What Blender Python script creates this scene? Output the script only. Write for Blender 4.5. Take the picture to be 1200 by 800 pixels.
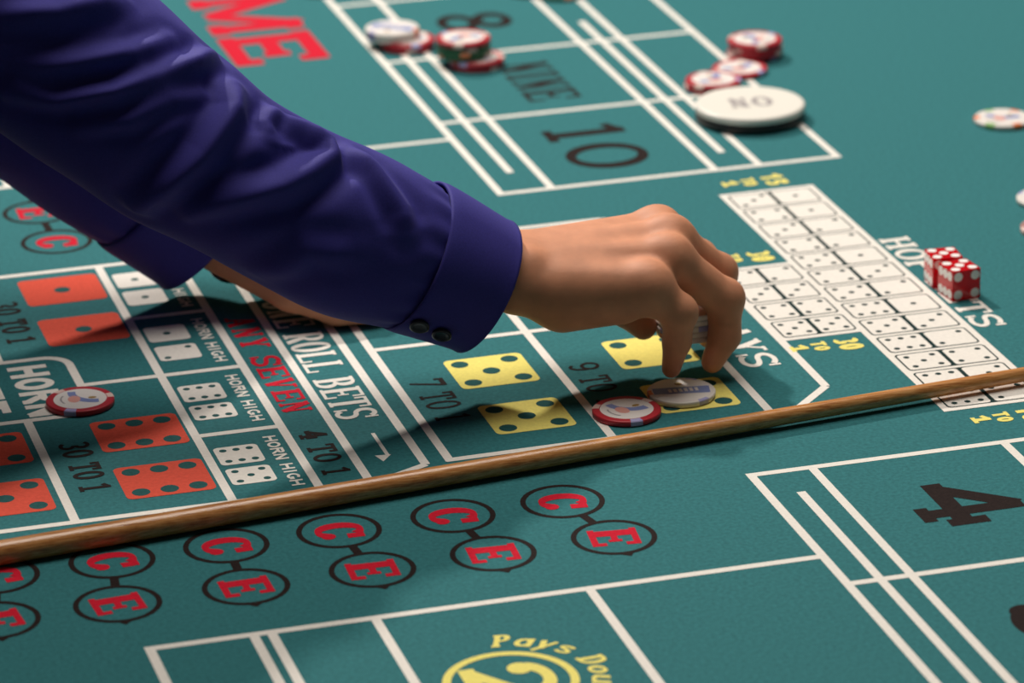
import bpy, bmesh, math, random
import numpy as np
from mathutils import Matrix, Vector

# ------------------------------------------------------------------ frame of reference
# Table coordinates: millimetres, origin on the felt, x across the table (away from the
# stickman), y along the table (away from the camera), z up from the felt.
# World: metres, floor at z = 0, felt at z = 0.75.
TABLE = 0.75
def W(x, y, z=0.0):
    return Vector((x / 1000.0, y / 1000.0, z / 1000.0 + TABLE))

scene = bpy.context.scene
for o in list(bpy.data.objects):
    bpy.data.objects.remove(o, do_unlink=True)
COL = scene.collection

# ------------------------------------------------------------------ camera
F_PX, YAW, PITCH, ROLL, CAM_H = 4834.3, 0.274249, 0.368263, -0.019527, 877.66
def cam_axes():
    cy, sy, cp, sp = math.cos(YAW), math.sin(YAW), math.cos(PITCH), math.sin(PITCH)
    fwd = Vector((sy * cp, cy * cp, -sp)); right = Vector((cy, -sy, 0)); up = right.cross(fwd)
    cr, sr = math.cos(ROLL), math.sin(ROLL)
    return cr * right + sr * up, -sr * right + cr * up, fwd
cr_, cu_, cf_ = cam_axes()
cam_data = bpy.data.cameras.new('camera')
cam = bpy.data.objects.new('camera', cam_data); COL.objects.link(cam)
rot = Matrix((cr_, cu_, -cf_)).transposed().to_4x4()
cam.matrix_world = Matrix.Translation(W(-616.0, -2189.52, CAM_H)) @ rot
cam_data.sensor_width = 36.0
cam_data.lens = 36.0 * F_PX / 1200.0
cam_data.clip_start = 0.05
cam_data.dof.use_dof = True
cam_data.dof.focus_distance = 2.27
cam_data.dof.aperture_fstop = 8.4
scene.camera = cam

# ------------------------------------------------------------------ light and exposure
world = bpy.data.worlds.new('casino_air'); scene.world = world
world.use_nodes = True
bg = world.node_tree.nodes['Background']
bg.inputs[0].default_value = (1.0, 0.90, 0.80, 1)
bg.inputs[1].default_value = 0.03
def lamp(name, loc, target, power, size, color):
    d = bpy.data.lights.new(name, 'AREA'); d.shape = 'DISK'; d.size = size
    d.energy = power; d.color = color
    o = bpy.data.objects.new(name, d); COL.objects.link(o)
    o.location = loc
    o.rotation_euler = (Vector(target) - Vector(loc)).to_track_quat('-Z', 'Y').to_euler()
    return o
lamp('far_table_lamp', (-0.30, 2.2, TABLE + 2.03), (0, 0, TABLE), 68, 0.18, (1.0, 0.94, 0.86))
lamp('ceiling_panel_lamp', (0.15, 0.5, TABLE + 2.2), (0.1, 0.0, TABLE), 39, 1.6, (1.0, 0.95, 0.88))
scene.view_settings.view_transform = 'Standard'
scene.view_settings.look = 'None'
scene.view_settings.exposure = 0.0
scene.view_settings.gamma = 1.0
scene.view_settings.use_curve_mapping = False

# ------------------------------------------------------------------ materials
def lin(c):
    return tuple((v / 12.92 if v <= 0.04045 else ((v + 0.055) / 1.055) ** 2.4) for v in (x / 255.0 for x in c))
def mat(name, rgb, rough=0.6, spec=0.5, **kw):
    m = bpy.data.materials.new(name); m.use_nodes = True
    b = m.node_tree.nodes['Principled BSDF']
    b.inputs['Base Color'].default_value = (*rgb, 1)
    b.inputs['Roughness'].default_value = rough
    b.inputs['Specular IOR Level'].default_value = spec
    for k, v in kw.items():
        b.inputs[k.replace('_', ' ')].default_value = v
    return m
def noise_color(m, rgb, amount, scale, bump=0.0, bscale=None, coord='Object', dist=0.001, stretch=None):
    nt = m.node_tree; N, L = nt.nodes, nt.links; b = N['Principled BSDF']
    tc = N.new('ShaderNodeTexCoord'); src = tc.outputs[coord]
    if stretch:
        mp = N.new('ShaderNodeMapping'); mp.inputs['Scale'].default_value = stretch
        L.new(src, mp.inputs[0]); src = mp.outputs[0]
    n = N.new('ShaderNodeTexNoise'); n.inputs['Scale'].default_value = scale; n.inputs['Detail'].default_value = 4
    L.new(src, n.inputs['Vector'])
    r = N.new('ShaderNodeValToRGB')
    r.color_ramp.elements[0].position = 0.3; r.color_ramp.elements[1].position = 0.7
    r.color_ramp.elements[0].color = (*[c * (1 - amount) for c in rgb], 1)
    r.color_ramp.elements[1].color = (*[min(1, c * (1 + amount)) for c in rgb], 1)
    L.new(n.outputs['Fac'], r.inputs[0]); L.new(r.outputs[0], b.inputs['Base Color'])
    if bump:
        n2 = N.new('ShaderNodeTexNoise'); n2.inputs['Scale'].default_value = bscale or scale; n2.inputs['Detail'].default_value = 2
        L.new(src, n2.inputs['Vector'])
        bp = N.new('ShaderNodeBump'); bp.inputs['Strength'].default_value = bump; bp.inputs['Distance'].default_value = dist
        L.new(n2.outputs['Fac'], bp.inputs['Height']); L.new(bp.outputs[0], b.inputs['Normal'])
    return m
def cloth_print(name, rgb, amount=0.10):
    m = mat(name, rgb, 0.95, 0.15)
    return noise_color(m, rgb, amount, 420, 0.35, 900, dist=0.0006)
M = {}
M['felt'] = cloth_print('teal_felt', (0.034, 0.165, 0.178), 0.17)
M['white'] = cloth_print('white_print', (0.83, 0.78, 0.715), 0.05)
M['black'] = cloth_print('black_print', (0.020, 0.012, 0.011), 0.2)
M['dark'] = cloth_print('dark_green_print', (0.012, 0.035, 0.034), 0.2)
M['pip_green'] = cloth_print('deep_green_pip_print', (0.020, 0.095, 0.095), 0.12)
M['red'] = cloth_print('crimson_print', (0.58, 0.010, 0.030), 0.12)
M['die_red'] = cloth_print('vermilion_print', (0.72, 0.092, 0.055), 0.08)
M['yellow'] = cloth_print('yellow_print', (0.86, 0.75, 0.20), 0.06)
M['shirt'] = mat('navy_shirt_cloth', (0.044, 0.037, 0.262), 0.75, 0.25)
M['shirt'].node_tree.nodes['Principled BSDF'].inputs['Sheen Weight'].default_value = 0.03
noise_color(M['shirt'], (0.044, 0.037, 0.262), 0.10, 900, 0.12, 1500, dist=0.0004)
M['skin'] = mat('skin', (0.68, 0.295, 0.165), 0.58, 0.3)
noise_color(M['skin'], (0.68, 0.295, 0.165), 0.10, 70, 0.10, 420, dist=0.0006)
sk = M['skin'].node_tree.nodes['Principled BSDF']
sk.inputs['Subsurface Weight'].default_value = 0.06; sk.inputs['Subsurface Radius'].default_value = (0.008, 0.003, 0.002)
sk.inputs['Subsurface Scale'].default_value = 1.0
M['nail'] = mat('fingernail', (0.72, 0.42, 0.32), 0.3, 0.5)
M['hair'] = noise_color(mat('dark_hair', (0.02, 0.013, 0.01), 0.55), (0.02, 0.013, 0.01), 0.4, 200, 0.5, 300)
M['eye'] = mat('eye_white', (0.8, 0.78, 0.74), 0.2); M['iris'] = mat('brown_iris', (0.05, 0.025, 0.012), 0.2)
M['lip'] = mat('lip', (0.45, 0.16, 0.13), 0.45)
M['trouser'] = noise_color(mat('black_trouser_cloth', (0.012, 0.012, 0.014), 0.85), (0.012, 0.012, 0.014), 0.2, 500)
M['button'] = mat('dark_button', (0.010, 0.011, 0.022), 0.28, 0.5)
M['strap'] = mat('black_watch_strap', (0.012, 0.010, 0.010), 0.5)
M['steel'] = mat('watch_steel', (0.45, 0.46, 0.47), 0.25, Metallic=1.0)
M['chip_red'] = mat('red_chip_clay', (0.50, 0.020, 0.035), 0.38)
M['chip_white'] = mat('white_chip_clay', (0.82, 0.76, 0.70), 0.4)
M['chip_green'] = mat('green_chip_clay', (0.020, 0.13, 0.055), 0.4)
M['chip_pink'] = mat('pinkish_brown_chip_clay', (0.42, 0.22, 0.20), 0.45)
M['spot_pale'] = mat('pale_chip_spot', (0.85, 0.62, 0.55), 0.4)
M['spot_lilac'] = mat('lilac_chip_spot', (0.42, 0.40, 0.68), 0.4)
M['spot_orange'] = mat('orange_chip_spot', (0.85, 0.22, 0.07), 0.4)
M['spot_green'] = mat('light_green_chip_spot', (0.30, 0.55, 0.18), 0.4)
M['inlay'] = mat('chip_inlay_white', (0.86, 0.80, 0.76), 0.35)
M['inlay_blue'] = mat('chip_inlay_blue', (0.22, 0.28, 0.55), 0.35)
M['inlay_gold'] = mat('chip_inlay_gold', (0.40, 0.24, 0.06), 0.35)
M['inlay_pink'] = mat('chip_inlay_pink', (0.80, 0.38, 0.32), 0.35)
M['inlay_grey'] = mat('chip_inlay_grey', (0.40, 0.36, 0.36), 0.35)
M['puck_white'] = mat('puck_white_plastic', (0.86, 0.82, 0.74), 0.35)
M['puck_black'] = mat('puck_black_plastic', (0.012, 0.011, 0.011), 0.35)
M['die'] = mat('red_clear_acrylic', (0.85, 0.008, 0.018), 0.06, 0.5, Transmission_Weight=0.35, IOR=1.45)
M['pip'] = mat('white_die_pip', (0.95, 0.93, 0.90), 0.4)
# oak stick: grain runs along x of the object
M['oak'] = mat('oiled_oak', (0.36, 0.17, 0.065), 0.22, 0.6)
def oak():
    nt = M['oak'].node_tree; N, L = nt.nodes, nt.links; b = N['Principled BSDF']
    tc = N.new('ShaderNodeTexCoord'); mp = N.new('ShaderNodeMapping'); mp.inputs['Scale'].default_value = (14, 950, 950)
    L.new(tc.outputs['Object'], mp.inputs[0])
    n = N.new('ShaderNodeTexNoise'); n.inputs['Scale'].default_value = 1.0; n.inputs['Detail'].default_value = 5; n.inputs['Roughness'].default_value = 0.65
    L.new(mp.outputs[0], n.inputs['Vector'])
    r = N.new('ShaderNodeValToRGB'); e = r.color_ramp.elements
    e[0].position = 0.30; e[0].color = (0.34, 0.11, 0.033, 1); e[1].position = 0.68; e[1].color = (0.80, 0.41, 0.155, 1)
    k = e.new(0.46); k.color = (0.58, 0.24, 0.072, 1)
    L.new(n.outputs['Fac'], r.inputs[0]); L.new(r.outputs[0], b.inputs['Base Color'])
    bp = N.new('ShaderNodeBump'); bp.inputs['Strength'].default_value = 0.25; bp.inputs['Distance'].default_value = 0.0004
    L.new(n.outputs['Fac'], bp.inputs['Height']); L.new(bp.outputs[0], b.inputs['Normal'])
oak()
M['rail_wood'] = noise_color(mat('dark_mahogany', (0.10, 0.035, 0.018), 0.35), (0.10, 0.035, 0.018), 0.4, 30, stretch=(20, 1, 20))
M['vinyl'] = noise_color(mat('black_padded_vinyl', (0.018, 0.016, 0.015), 0.45), (0.018, 0.016, 0.015), 0.2, 60, 0.2, 300)
M['carpet'] = noise_color(mat('casino_carpet', (0.09, 0.03, 0.03), 0.95, 0.1), (0.09, 0.03, 0.03), 0.5, 14, 0.5, 400)

# ------------------------------------------------------------------ object helpers
def link(name, me, parent=None, smooth=False):
    o = bpy.data.objects.new(name, me); COL.objects.link(o)
    if parent is not None: o.parent = parent
    if smooth:
        for p in me.polygons: p.use_smooth = True
    return o
def mesh(name, verts, faces, mats, parent=None, smooth=False, idx=None):
    me = bpy.data.meshes.new(name); me.from_pydata([tuple(v) for v in verts], [], faces)
    for m in (mats if isinstance(mats, (list, tuple)) else [mats]): me.materials.append(M[m])
    if idx is not None:
        for p, i in zip(me.polygons, idx): p.material_index = i
    me.update()
    return link(name, me, parent, smooth)
def from_bm(name, bm, mats, parent=None, smooth=False):
    me = bpy.data.meshes.new(name); bm.normal_update(); bm.to_mesh(me); bm.free()
    for m in (mats if isinstance(mats, (list, tuple)) else [mats]): me.materials.append(M[m])
    return link(name, me, parent, smooth)
def thing(name, label, cat, loc, rz=0.0, group=None):
    o = bpy.data.objects.new(name, None); COL.objects.link(o)
    o.location = loc; o.rotation_euler = (0, 0, rz); o.empty_display_size = 0.02
    o['label'] = label; o['category'] = cat
    if group: o['group'] = group
    return o
def box_bm(lo, hi, bevel=0.0):
    bm = bmesh.new(); bmesh.ops.create_cube(bm, size=1.0)
    for v in bm.verts:
        v.co = Vector([lo[i] + (v.co[i] + 0.5) * (hi[i] - lo[i]) for i in range(3)])
    if bevel: bmesh.ops.bevel(bm, geom=list(bm.edges), offset=bevel, segments=3, affect='EDGES', profile=0.6)
    return bm
def lathe(profile, n=48):
    """profile: (radius, z) pairs, first and last on the axis or closed with caps"""
    vs, fs = [], []
    for r, z in profile:
        for k in range(n):
            a = 2 * math.pi * k / n; vs.append((r * math.cos(a), r * math.sin(a), z))
    for i in range(len(profile) - 1):
        for k in range(n):
            k2 = (k + 1) % n
            fs.append((i * n + k, i * n + k2, (i + 1) * n + k2, (i + 1) * n + k))
    fs.append(tuple(range(n - 1, -1, -1))); fs.append(tuple((len(profile) - 1) * n + k for k in range(n)))
    return vs, fs

# ------------------------------------------------------------------ the room and the table
fl = from_bm('floor', box_bm((-4, -5, -0.05), (4, 5, 0)), 'carpet'); fl['kind'] = 'structure'

table = thing('craps_table', 'long craps table covered in teal felt printed with white, red and yellow bets', 'table', (0, 0, 0))
X0, X1, Y0, Y1 = -0.56, 0.76, -1.80, 1.82
felt = from_bm('felt', box_bm((X0, Y0, TABLE - 0.03), (X1, Y1, TABLE)), 'felt', table)
for nm, lo, hi in (('side_panel', (X0 - 0.04, Y0 - 0.04, 0.42), (X0, Y1 + 0.04, TABLE + 0.20)), ('side_panel', (X1, Y0 - 0.04, 0.42), (X1 + 0.04, Y1 + 0.04, TABLE + 0.20)),
                   ('end_panel', (X0, Y0 - 0.04, 0.42), (X1, Y0, TABLE + 0.20)), ('end_panel', (X0, Y1, 0.42), (X1, Y1 + 0.04, TABLE + 0.20))):
    from_bm(nm, box_bm(lo, hi, 0.006), 'rail_wood', table)
for lo, hi in (((X0 - 0.07, Y0 - 0.07, TABLE + 0.20), (X0 + 0.005, Y1 + 0.07, TABLE + 0.25)), ((X1 - 0.005, Y0 - 0.07, TABLE + 0.20), (X1 + 0.07, Y1 + 0.07, TABLE + 0.25)),
               ((X0 + 0.005, Y0 - 0.07, TABLE + 0.20), (X1 - 0.005, Y0 + 0.005, TABLE + 0.25)), ((X0 + 0.005, Y1 - 0.005, TABLE + 0.20), (X1 - 0.005, Y1 + 0.07, TABLE + 0.25))):
    from_bm('padded_rail', box_bm(lo, hi, 0.02), 'vinyl', table, True)
for x in (X0 + 0.08, X1 - 0.08):
    for y in (Y0 + 0.15, 0.0, Y1 - 0.15):
        vs, fs = lathe([(0.05, 0), (0.05, 0.03), (0.03, 0.06), (0.045, 0.3), (0.06, 0.5), (0.05, TABLE - 0.03)], 20)
        leg = mesh('leg', vs, fs, 'rail_wood', table, True); leg.location = (x, y, 0)

# ------------------------------------------------------------------ print on the felt
ZP = 0.00012
DECALS = [0]
def decal(name, groups):
    """groups: list of (material, [polygon, ...]); polygons in table mm; one flat printed mark"""
    vs, fs, idx, mats = [], [], [], []
    k = 0; DECALS[0] += 1
    for li, (m, polys) in enumerate(groups):
        if m not in mats: mats.append(m)
        for p in polys:
            a = sum(p[i - 1][0] * p[i][1] - p[i][0] * p[i - 1][1] for i in range(len(p)))
            if abs(a) < 1e-6: continue
            if a < 0: p = p[::-1]
            z = TABLE + ZP + DECALS[0] * 4e-7 + li * 0.00004 + k * 4e-7; k += 1
            fs.append(tuple(range(len(vs), len(vs) + len(p)))); idx.append(mats.index(m))
            vs += [(x / 1000, y / 1000, z) for x, y in p]
    return mesh(name, vs, fs, mats, felt, False, idx)
def bar(a, b, w):
    (x0, y0), (x1, y1) = a, b
    d = math.hypot(x1 - x0, y1 - y0) or 1; nx, ny = -(y1 - y0) / d * w / 2, (x1 - x0) / d * w / 2
    return [(x0 + nx, y0 + ny), (x0 - nx, y0 - ny), (x1 - nx, y1 - ny), (x1 + nx, y1 + ny)]
def rect(x0, y0, x1, y1):
    return [(x0, y0), (x1, y0), (x1, y1), (x0, y1)]
def rrect(x0, y0, x1, y1, r, n=6):
    out = []
    for cx, cy, a0 in ((x1 - r, y1 - r, 0), (x0 + r, y1 - r, 90), (x0 + r, y0 + r, 180), (x1 - r, y0 + r, 270)):
        for k in range(n + 1):
            a = math.radians(a0 + 90 * k / n); out.append((cx + r * math.cos(a), cy + r * math.sin(a)))
    return out
def disc(cx, cy, r, n=24, ry=None):
    return [(cx + r * math.cos(2 * math.pi * k / n), cy + (ry or r) * math.sin(2 * math.pi * k / n)) for k in range(n)]
def ribbon(pts, w, wy=None, closed=False):
    """quads along a centre line; width w for upright strokes, wy for level strokes"""
    wy = w if wy is None else wy
    n = len(pts); L, R = [], []
    for i in range(n):
        a = pts[(i - 1) % n] if (closed or i > 0) else pts[i]
        b = pts[(i + 1) % n] if (closed or i < n - 1) else pts[i]
        tx, ty = b[0] - a[0], b[1] - a[1]; d = math.hypot(tx, ty) or 1
        nx, ny = -ty / d, tx / d
        h = 0.5 * math.sqrt((w * nx) ** 2 + (wy * ny) ** 2)
        L.append((pts[i][0] + nx * h, pts[i][1] + ny * h)); R.append((pts[i][0] - nx * h, pts[i][1] - ny * h))
    q = []
    for i in range(n if closed else n - 1):
        j = (i + 1) % n; q.append([L[i], R[i], R[j], L[j]])
    return q
def arc(cx, cy, rx, ry, a0, a1, n=20):
    return [(cx + rx * math.cos(math.radians(a0 + (a1 - a0) * k / n)), cy + ry * math.sin(math.radians(a0 + (a1 - a0) * k / n))) for k in range(n + 1)]

def glyph(ch, w, H, s, h, f):
    """letter in a w x H box; s upright stroke, h hairline, f serif overhang (0 = sans)"""
    P = []
    def stem(x, y0=0, y1=H, sw=None, sf='both'):
        sw = sw or s
        P.append(rect(x - sw / 2, y0, x + sw / 2, y1))
        if f:
            if sf in ('both', 'bot'): P.append(rect(x - sw / 2 - f, y0, x + sw / 2 + f, y0 + h))
            if sf in ('both', 'top'): P.append(rect(x - sw / 2 - f, y1 - h, x + sw / 2 + f, y1))
    def diag(a, b, sw): P.append(bar(a, b, sw))
    def foot(x, y):
        if f: P.append(rect(x - f - s * .35, y, x + f + s * .35, y + h))
    L_, R_ = s / 2 + f, w - s / 2 - f
    if ch in 'O0': P.extend(ribbon(arc(w / 2, H / 2, w / 2 - s / 2, H / 2 - h / 2, 0, 360, 36)[:-1], s, h, True))
    elif ch in 'CG':
        P.extend(ribbon(arc(w / 2, H / 2, w / 2 - s / 2, H / 2 - h / 2, 48, 312, 28), s, h))
        if f:
            P.append(rect(w - s * .8, H * .62, w, H * .97)); P.append(disc(w - s * .6, H * .24, s * .55, 12))
        if ch == 'G': P.append(rect(w - s, H * .14, w, H * .5)); P.append(rect(w * .55, H * .5 - h, w, H * .5))
    elif ch == 'S':
        r = H * .25
        up = arc(w / 2, H * .73, w / 2 - s * .5, H * .27 - h / 2, 25, 270, 18)
        lo = arc(w / 2, H * .27 - 0.0, w / 2 - s * .5, H * .23 + h * 0, 90, -155, 18)
        lo = [(x, y if y > H * .27 else H * .27 + (y - H * .27) * (H * .27 - h / 2) / (H * .23)) for x, y in lo]
        P.extend(ribbon(up + lo[1:], s * .85, max(h, s * .62)))
        if f:
            P.append(rect(w - h * 1.0, H * .66, w, H * .99)); P.append(rect(0, H * .01, h * 1.0, H * .34))
    elif ch == 'E' or ch == 'F' or ch == 'L':
        stem(L_)
        if ch != 'L': P.append(rect(L_, H - h, w, H)); P.append(rect(L_, H / 2 - h / 2, w * .78, H / 2 + h / 2))
        if ch != 'F': P.append(rect(L_, 0, w, h))
        if f:
            if ch != 'L':
                P.append(rect(w - h, H * .70, w, H)); P.append(rect(w * .78 - h * .8, H * .36, w * .78, H * .64))
            if ch != 'F': P.append(rect(w - h, 0, w, H * .30))
    elif ch == 'T':
        stem(w / 2, sf='bot'); P.append(rect(0, H - h, w, H))
        if f: P.append(rect(0, H * .70, h, H)); P.append(rect(w - h, H * .70, w, H))
    elif ch == 'I': stem(w / 2)
    elif ch == 'H': stem(L_); stem(R_); P.append(rect(L_, H / 2 - h / 2, R_, H / 2 + h / 2))
    elif ch == 'N':
        t = h if f else s
        stem(L_, sw=t); stem(R_, sw=t, sf='top'); diag((L_, H - s * .1), (R_, s * .1), s * 1.05)
    elif ch == 'M':
        t = h * 1.2 if f else s
        stem(L_, sw=t); stem(R_, sw=s); diag((L_, H), (w / 2, H * .1), s); diag((w / 2, H * .1), (R_, H), t)
    elif ch == 'A':
        t = h if f else s
        diag((L_, 0), (w / 2, H), t); diag((R_, 0), (w / 2, H), s)
        P.append(rect(w * .27, H * .28, w * .73, H * .28 + h)); foot(L_, 0); foot(R_, 0)
    elif ch == 'V':
        t = h if f else s
        diag((L_, H), (w / 2, 0), s); diag((R_, H), (w / 2, 0), t); foot(L_, H - h); foot(R_, H - h)
    elif ch == 'W':
        t = h if f else s
        diag((L_, H), (w * .32, 0), s); diag((w * .32, 0), (w * .5, H), t); diag((w * .5, H), (w * .7, 0), s); diag((w * .7, 0), (R_, H), t)
        foot(L_, H - h); foot(R_, H - h)
    elif ch == 'Y':
        t = h if f else s
        diag((L_, H), (w / 2, H * .42), s); diag((R_, H), (w / 2, H * .42), t); stem(w / 2, 0, H * .46, sf='bot'); foot(L_, H - h); foot(R_, H - h)
    elif ch in 'PRB':
        stem(L_)
        def bowl(y0, y1, xr):
            ry = (y1 - y0) / 2 - h / 2; rx = min(ry, (xr - L_) * .8)
            c = xr - s / 2 - rx
            pts = [(L_, y1 - h / 2), (c, y1 - h / 2)] + arc(c, (y0 + y1) / 2, rx, ry, 90, -90, 14)[1:] + [(L_, y0 + h / 2)]
            P.extend(ribbon(pts, s, h))
        if ch == 'B': bowl(0, H * .54, w); bowl(H * .46, H, w * .92)
        else: bowl(H * .44, H, w * .95)
        if ch == 'R':
            diag((w * .5, H * .48), (w - s * .4, h * .5), s); P.append(rect(w - s, 0, w + f * .5, h))
    elif ch == 'D':
        stem(L_); c = w - s / 2 - H * .3
        P.extend(ribbon([(L_, H - h / 2), (max(c, L_), H - h / 2)] + arc(max(c, L_), H / 2, w - s / 2 - max(c, L_), H / 2 - h / 2, 90, -90, 18)[1:] + [(L_, h / 2)], s, h))
    elif ch == '1':
        stem(w / 2, sf='bot'); P.append(bar((w / 2, H - h / 2), (w / 2 - max(f, s) - s * .4, H - h * 1.6), h * 1.1))
    elif ch == '2':
        P.extend(ribbon(arc(w / 2, H * .68, w / 2 - s / 2, H * .32 - h / 2, 165, -35, 18) + [(w * .12, h * .8)], s, h * 1.2)); P.append(rect(0, 0, w, h * 1.5))
        if f: P.append(disc(s * .7, H * .68, s * .7, 14)); P.append(rect(w - h, 0, w, H * .28))
    elif ch == '3':
        P.extend(ribbon(arc(w / 2, H * .74, w / 2 - s * .6, H * .26 - h / 2, 150, -90, 16), s, h)); P.extend(ribbon(arc(w / 2, H * .27, w / 2 - s / 2, H * .27 - h / 2, 90, -150, 16), s, h))
    elif ch == '4':
        t = h * 1.5
        stem(w * .68, 0, H, sf='bot'); diag((w * .68, H - t * .2), (t * .5, H * .32), t); P.append(rect(0, H * .26, w, H * .26 + t))
        if f: P.append(rect(w - h * 1.2, H * .2, w, H * .26 + t + h))
    elif ch == '5':
        P.append(rect(w * .15, H - h * 1.6, w * .9, H)); P.append(rect(w * .15, H * .5, w * .15 + h, H))
        P.extend(ribbon(arc(w / 2, H * .31, w / 2 - s / 2, H * .31 - h / 2, 140, -150, 20), s, h))
        if f: P.append(disc(s * .75, H * .2, s * .75, 14))
    elif ch in '69':
        q = []
        q.extend(ribbon(arc(w / 2, H * .31, w / 2 - s / 2, H * .31 - h / 2, 0, 360, 26)[:-1], s, h, True))
        q.extend(ribbon(arc(w / 2, H * .5, w / 2 - s / 2, H * .5 - h / 2, 50, 190, 14), s, h))
        if ch == '9': q = [[(w - x, H - y) for x, y in p] for p in q]
        P.extend(q)
    elif ch == '7':
        P.append(rect(0, H - h * 1.5, w, H)); diag((w - s * .4, H - h), (w * .35, 0), s)
        if f: P.append(rect(0, H * .72, h, H))
    elif ch == '8':
        P.extend(ribbon(arc(w / 2, H * .74, w / 2 - s * .7, H * .26 - h / 2, 0, 360, 24)[:-1], s, h, True)); P.extend(ribbon(arc(w / 2, H * .27, w / 2 - s / 2, H * .27 - h / 2, 0, 360, 24)[:-1], s, h, True))
    elif ch in 'oabepdu y s l'.replace(' ', ''):
        x = H * .68
        if ch == 'l': P.append(rect(w / 2 - s / 2, 0, w / 2 + s / 2, H)); foot(w / 2, 0)
        elif ch == 's':
            q = glyph('S', w, x, s, h, 0); P.extend(q)
        elif ch == 'y': diag((s / 2, x), (w * .55, 0), s); diag((w - s * .3, x), (w * .2, -H * .26), h * 1.2)
        elif ch == 'u': P.extend(ribbon([(s / 2, x), (s / 2, x * .4)] + arc(w / 2, x * .4, w / 2 - s / 2, x * .4 - h / 2, 180, 360, 12) + [(w - s / 2, x)], s, h)); P.append(rect(w - s, 0, w, x))
        else:
            if ch == 'e':
                P.extend(ribbon(arc(w / 2, x / 2, w / 2 - s / 2, x / 2 - h / 2, 0, 310, 20), s, h)); P.append(rect(s * .5, x / 2 - h / 2, w - s * .4, x / 2 + h / 2))
            else: P.extend(ribbon(arc(w / 2, x / 2, w / 2 - s / 2, x / 2 - h / 2, 0, 360, 24)[:-1], s, h, True))
            if ch == 'a': P.append(rect(w - s, 0, w, x))
            if ch == 'b': P.append(rect(0, 0, s, H))
            if ch == 'd': P.append(rect(w - s, 0, w, H))
    return P
WIDE = {'M': 1.35, 'W': 1.4, 'I': 0.55, '1': 0.75, ' ': 0.55, 'l': .5}
def word(name, text, xb, y0, H, length, m, s, h=None, f=0.0, gap=0.12, shear=0.0):
    """text lies along -y from y0 over `length`; its feet at x = xb, its tops at xb + H"""
    h = h or s
    tot = sum(WIDE.get(c, 1.0) for c in text) + gap * (len(text) - 1)
    u = length / tot; x = 0.0; polys = []
    for c in text:
        w = WIDE.get(c, 1.0) * u
        if c != ' ':
            for p in glyph(c, w, H, s, h, f): polys.append([(xb + q[1], y0 - (x + q[0] + shear * q[1])) for q in p])
        x += w + gap * u
    return decal(name, [(m, polys)])

PIPS = {1: [(0, 0)], 2: [(-1, 1), (1, -1)], 3: [(-1, 1), (0, 0), (1, -1)], 4: [(-1, 1), (1, 1), (-1, -1), (1, -1)],
        5: [(-1, 1), (1, 1), (0, 0), (-1, -1), (1, -1)], 6: [(-1, 1), (0, 1), (1, 1), (-1, -1), (0, -1), (1, -1)]}
def die_print(x0, y0, x1, y1, n, m, pr, r=4.0, inset=0.32, flip=False, pm='pip_green'):
    cx, cy = (x0 + x1) / 2, (y0 + y1) / 2; dx, dy = (x1 - x0) * inset, (y1 - y0) * inset
    decal('printed_die', [(m, [rrect(x0, y0, x1, y1, r)]),
                          (pm, [disc(cx + (-px if flip else px) * dx, cy + py * dy, pr, 16) for px, py in PIPS[n]])])
LW = 5.0
def line(*pts, w=LW, m='white'):
    decal('printed_line', [(m, [bar(pts[i], pts[i + 1], w) for i in range(len(pts) - 1)])])
def vline(x, y0, y1, w=LW): line((x, y0), (x, y1), w=w)
def hline(y, x0, x1, w=LW): line((x0, y), (x1, y), w=w)
CY = 12.0
def mir(y): return 2 * CY - y

# --- place boxes and field boxes of both ends of the layout
def end_boxes(sg, ybox, rows, free0, yfield, xfield, ring):
    Y = lambda v: v
    far = ybox + sg * 1300
    far = max(min(far, 1700), -1690)
    vline(67, ybox - sg * 2.5, far); vline(85, free0, free0 + sg * 320); vline(102, ybox, far)
    vline(214.5, ybox, far); vline(245.5, ybox, far); vline(300, ybox - sg * 2.5, far)
    for r in rows: hline(r, 67, 300)
    hline(ybox, 67, 300)
    hline(yfield, xfield, 67)
    for x in (-288.5, -235.8, -226.6, -173, -60): vline(x, yfield, yfield + sg * 330)
end_boxes(1, 258.5, (414, 562, 713, 864, 1015), 298, 378.5, -291, False)
end_boxes(-1, -236, (-386, -537, -688, -839, -990), -266, -349.5, -291, True)
vline(230.5, 292, 614); vline(230.5, -268, -592)
word('printed_number', '10', 128, 381, 56, 96, 'black', 10.5, 7, 7, gap=.08)
word('printed_number', 'NINE', 140, 530, 38, 90, 'black', 6.2, 3.4, 2.0, gap=.12)
word('printed_number', '8', 128, 662, 56, 44, 'black', 11, 7)
word('printed_number', 'SIX', 140, 830, 38, 70, 'black', 5.5, 3.0, 1.5)
word('printed_number', '4', 133, -279, 59, 56, 'black', 10.5, 7.5, 4)
word('printed_number', '5', 128, -437, 59, 46, 'black', 11, 7, 4)
word('printed_number', 'SIX', 140, -580, 38, 70, 'black', 5.5, 3.0, 1.5)
word('printed_word', 'COME', -35, 925, 69, 336, 'red', 17, 13, 4, gap=.12)
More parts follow.
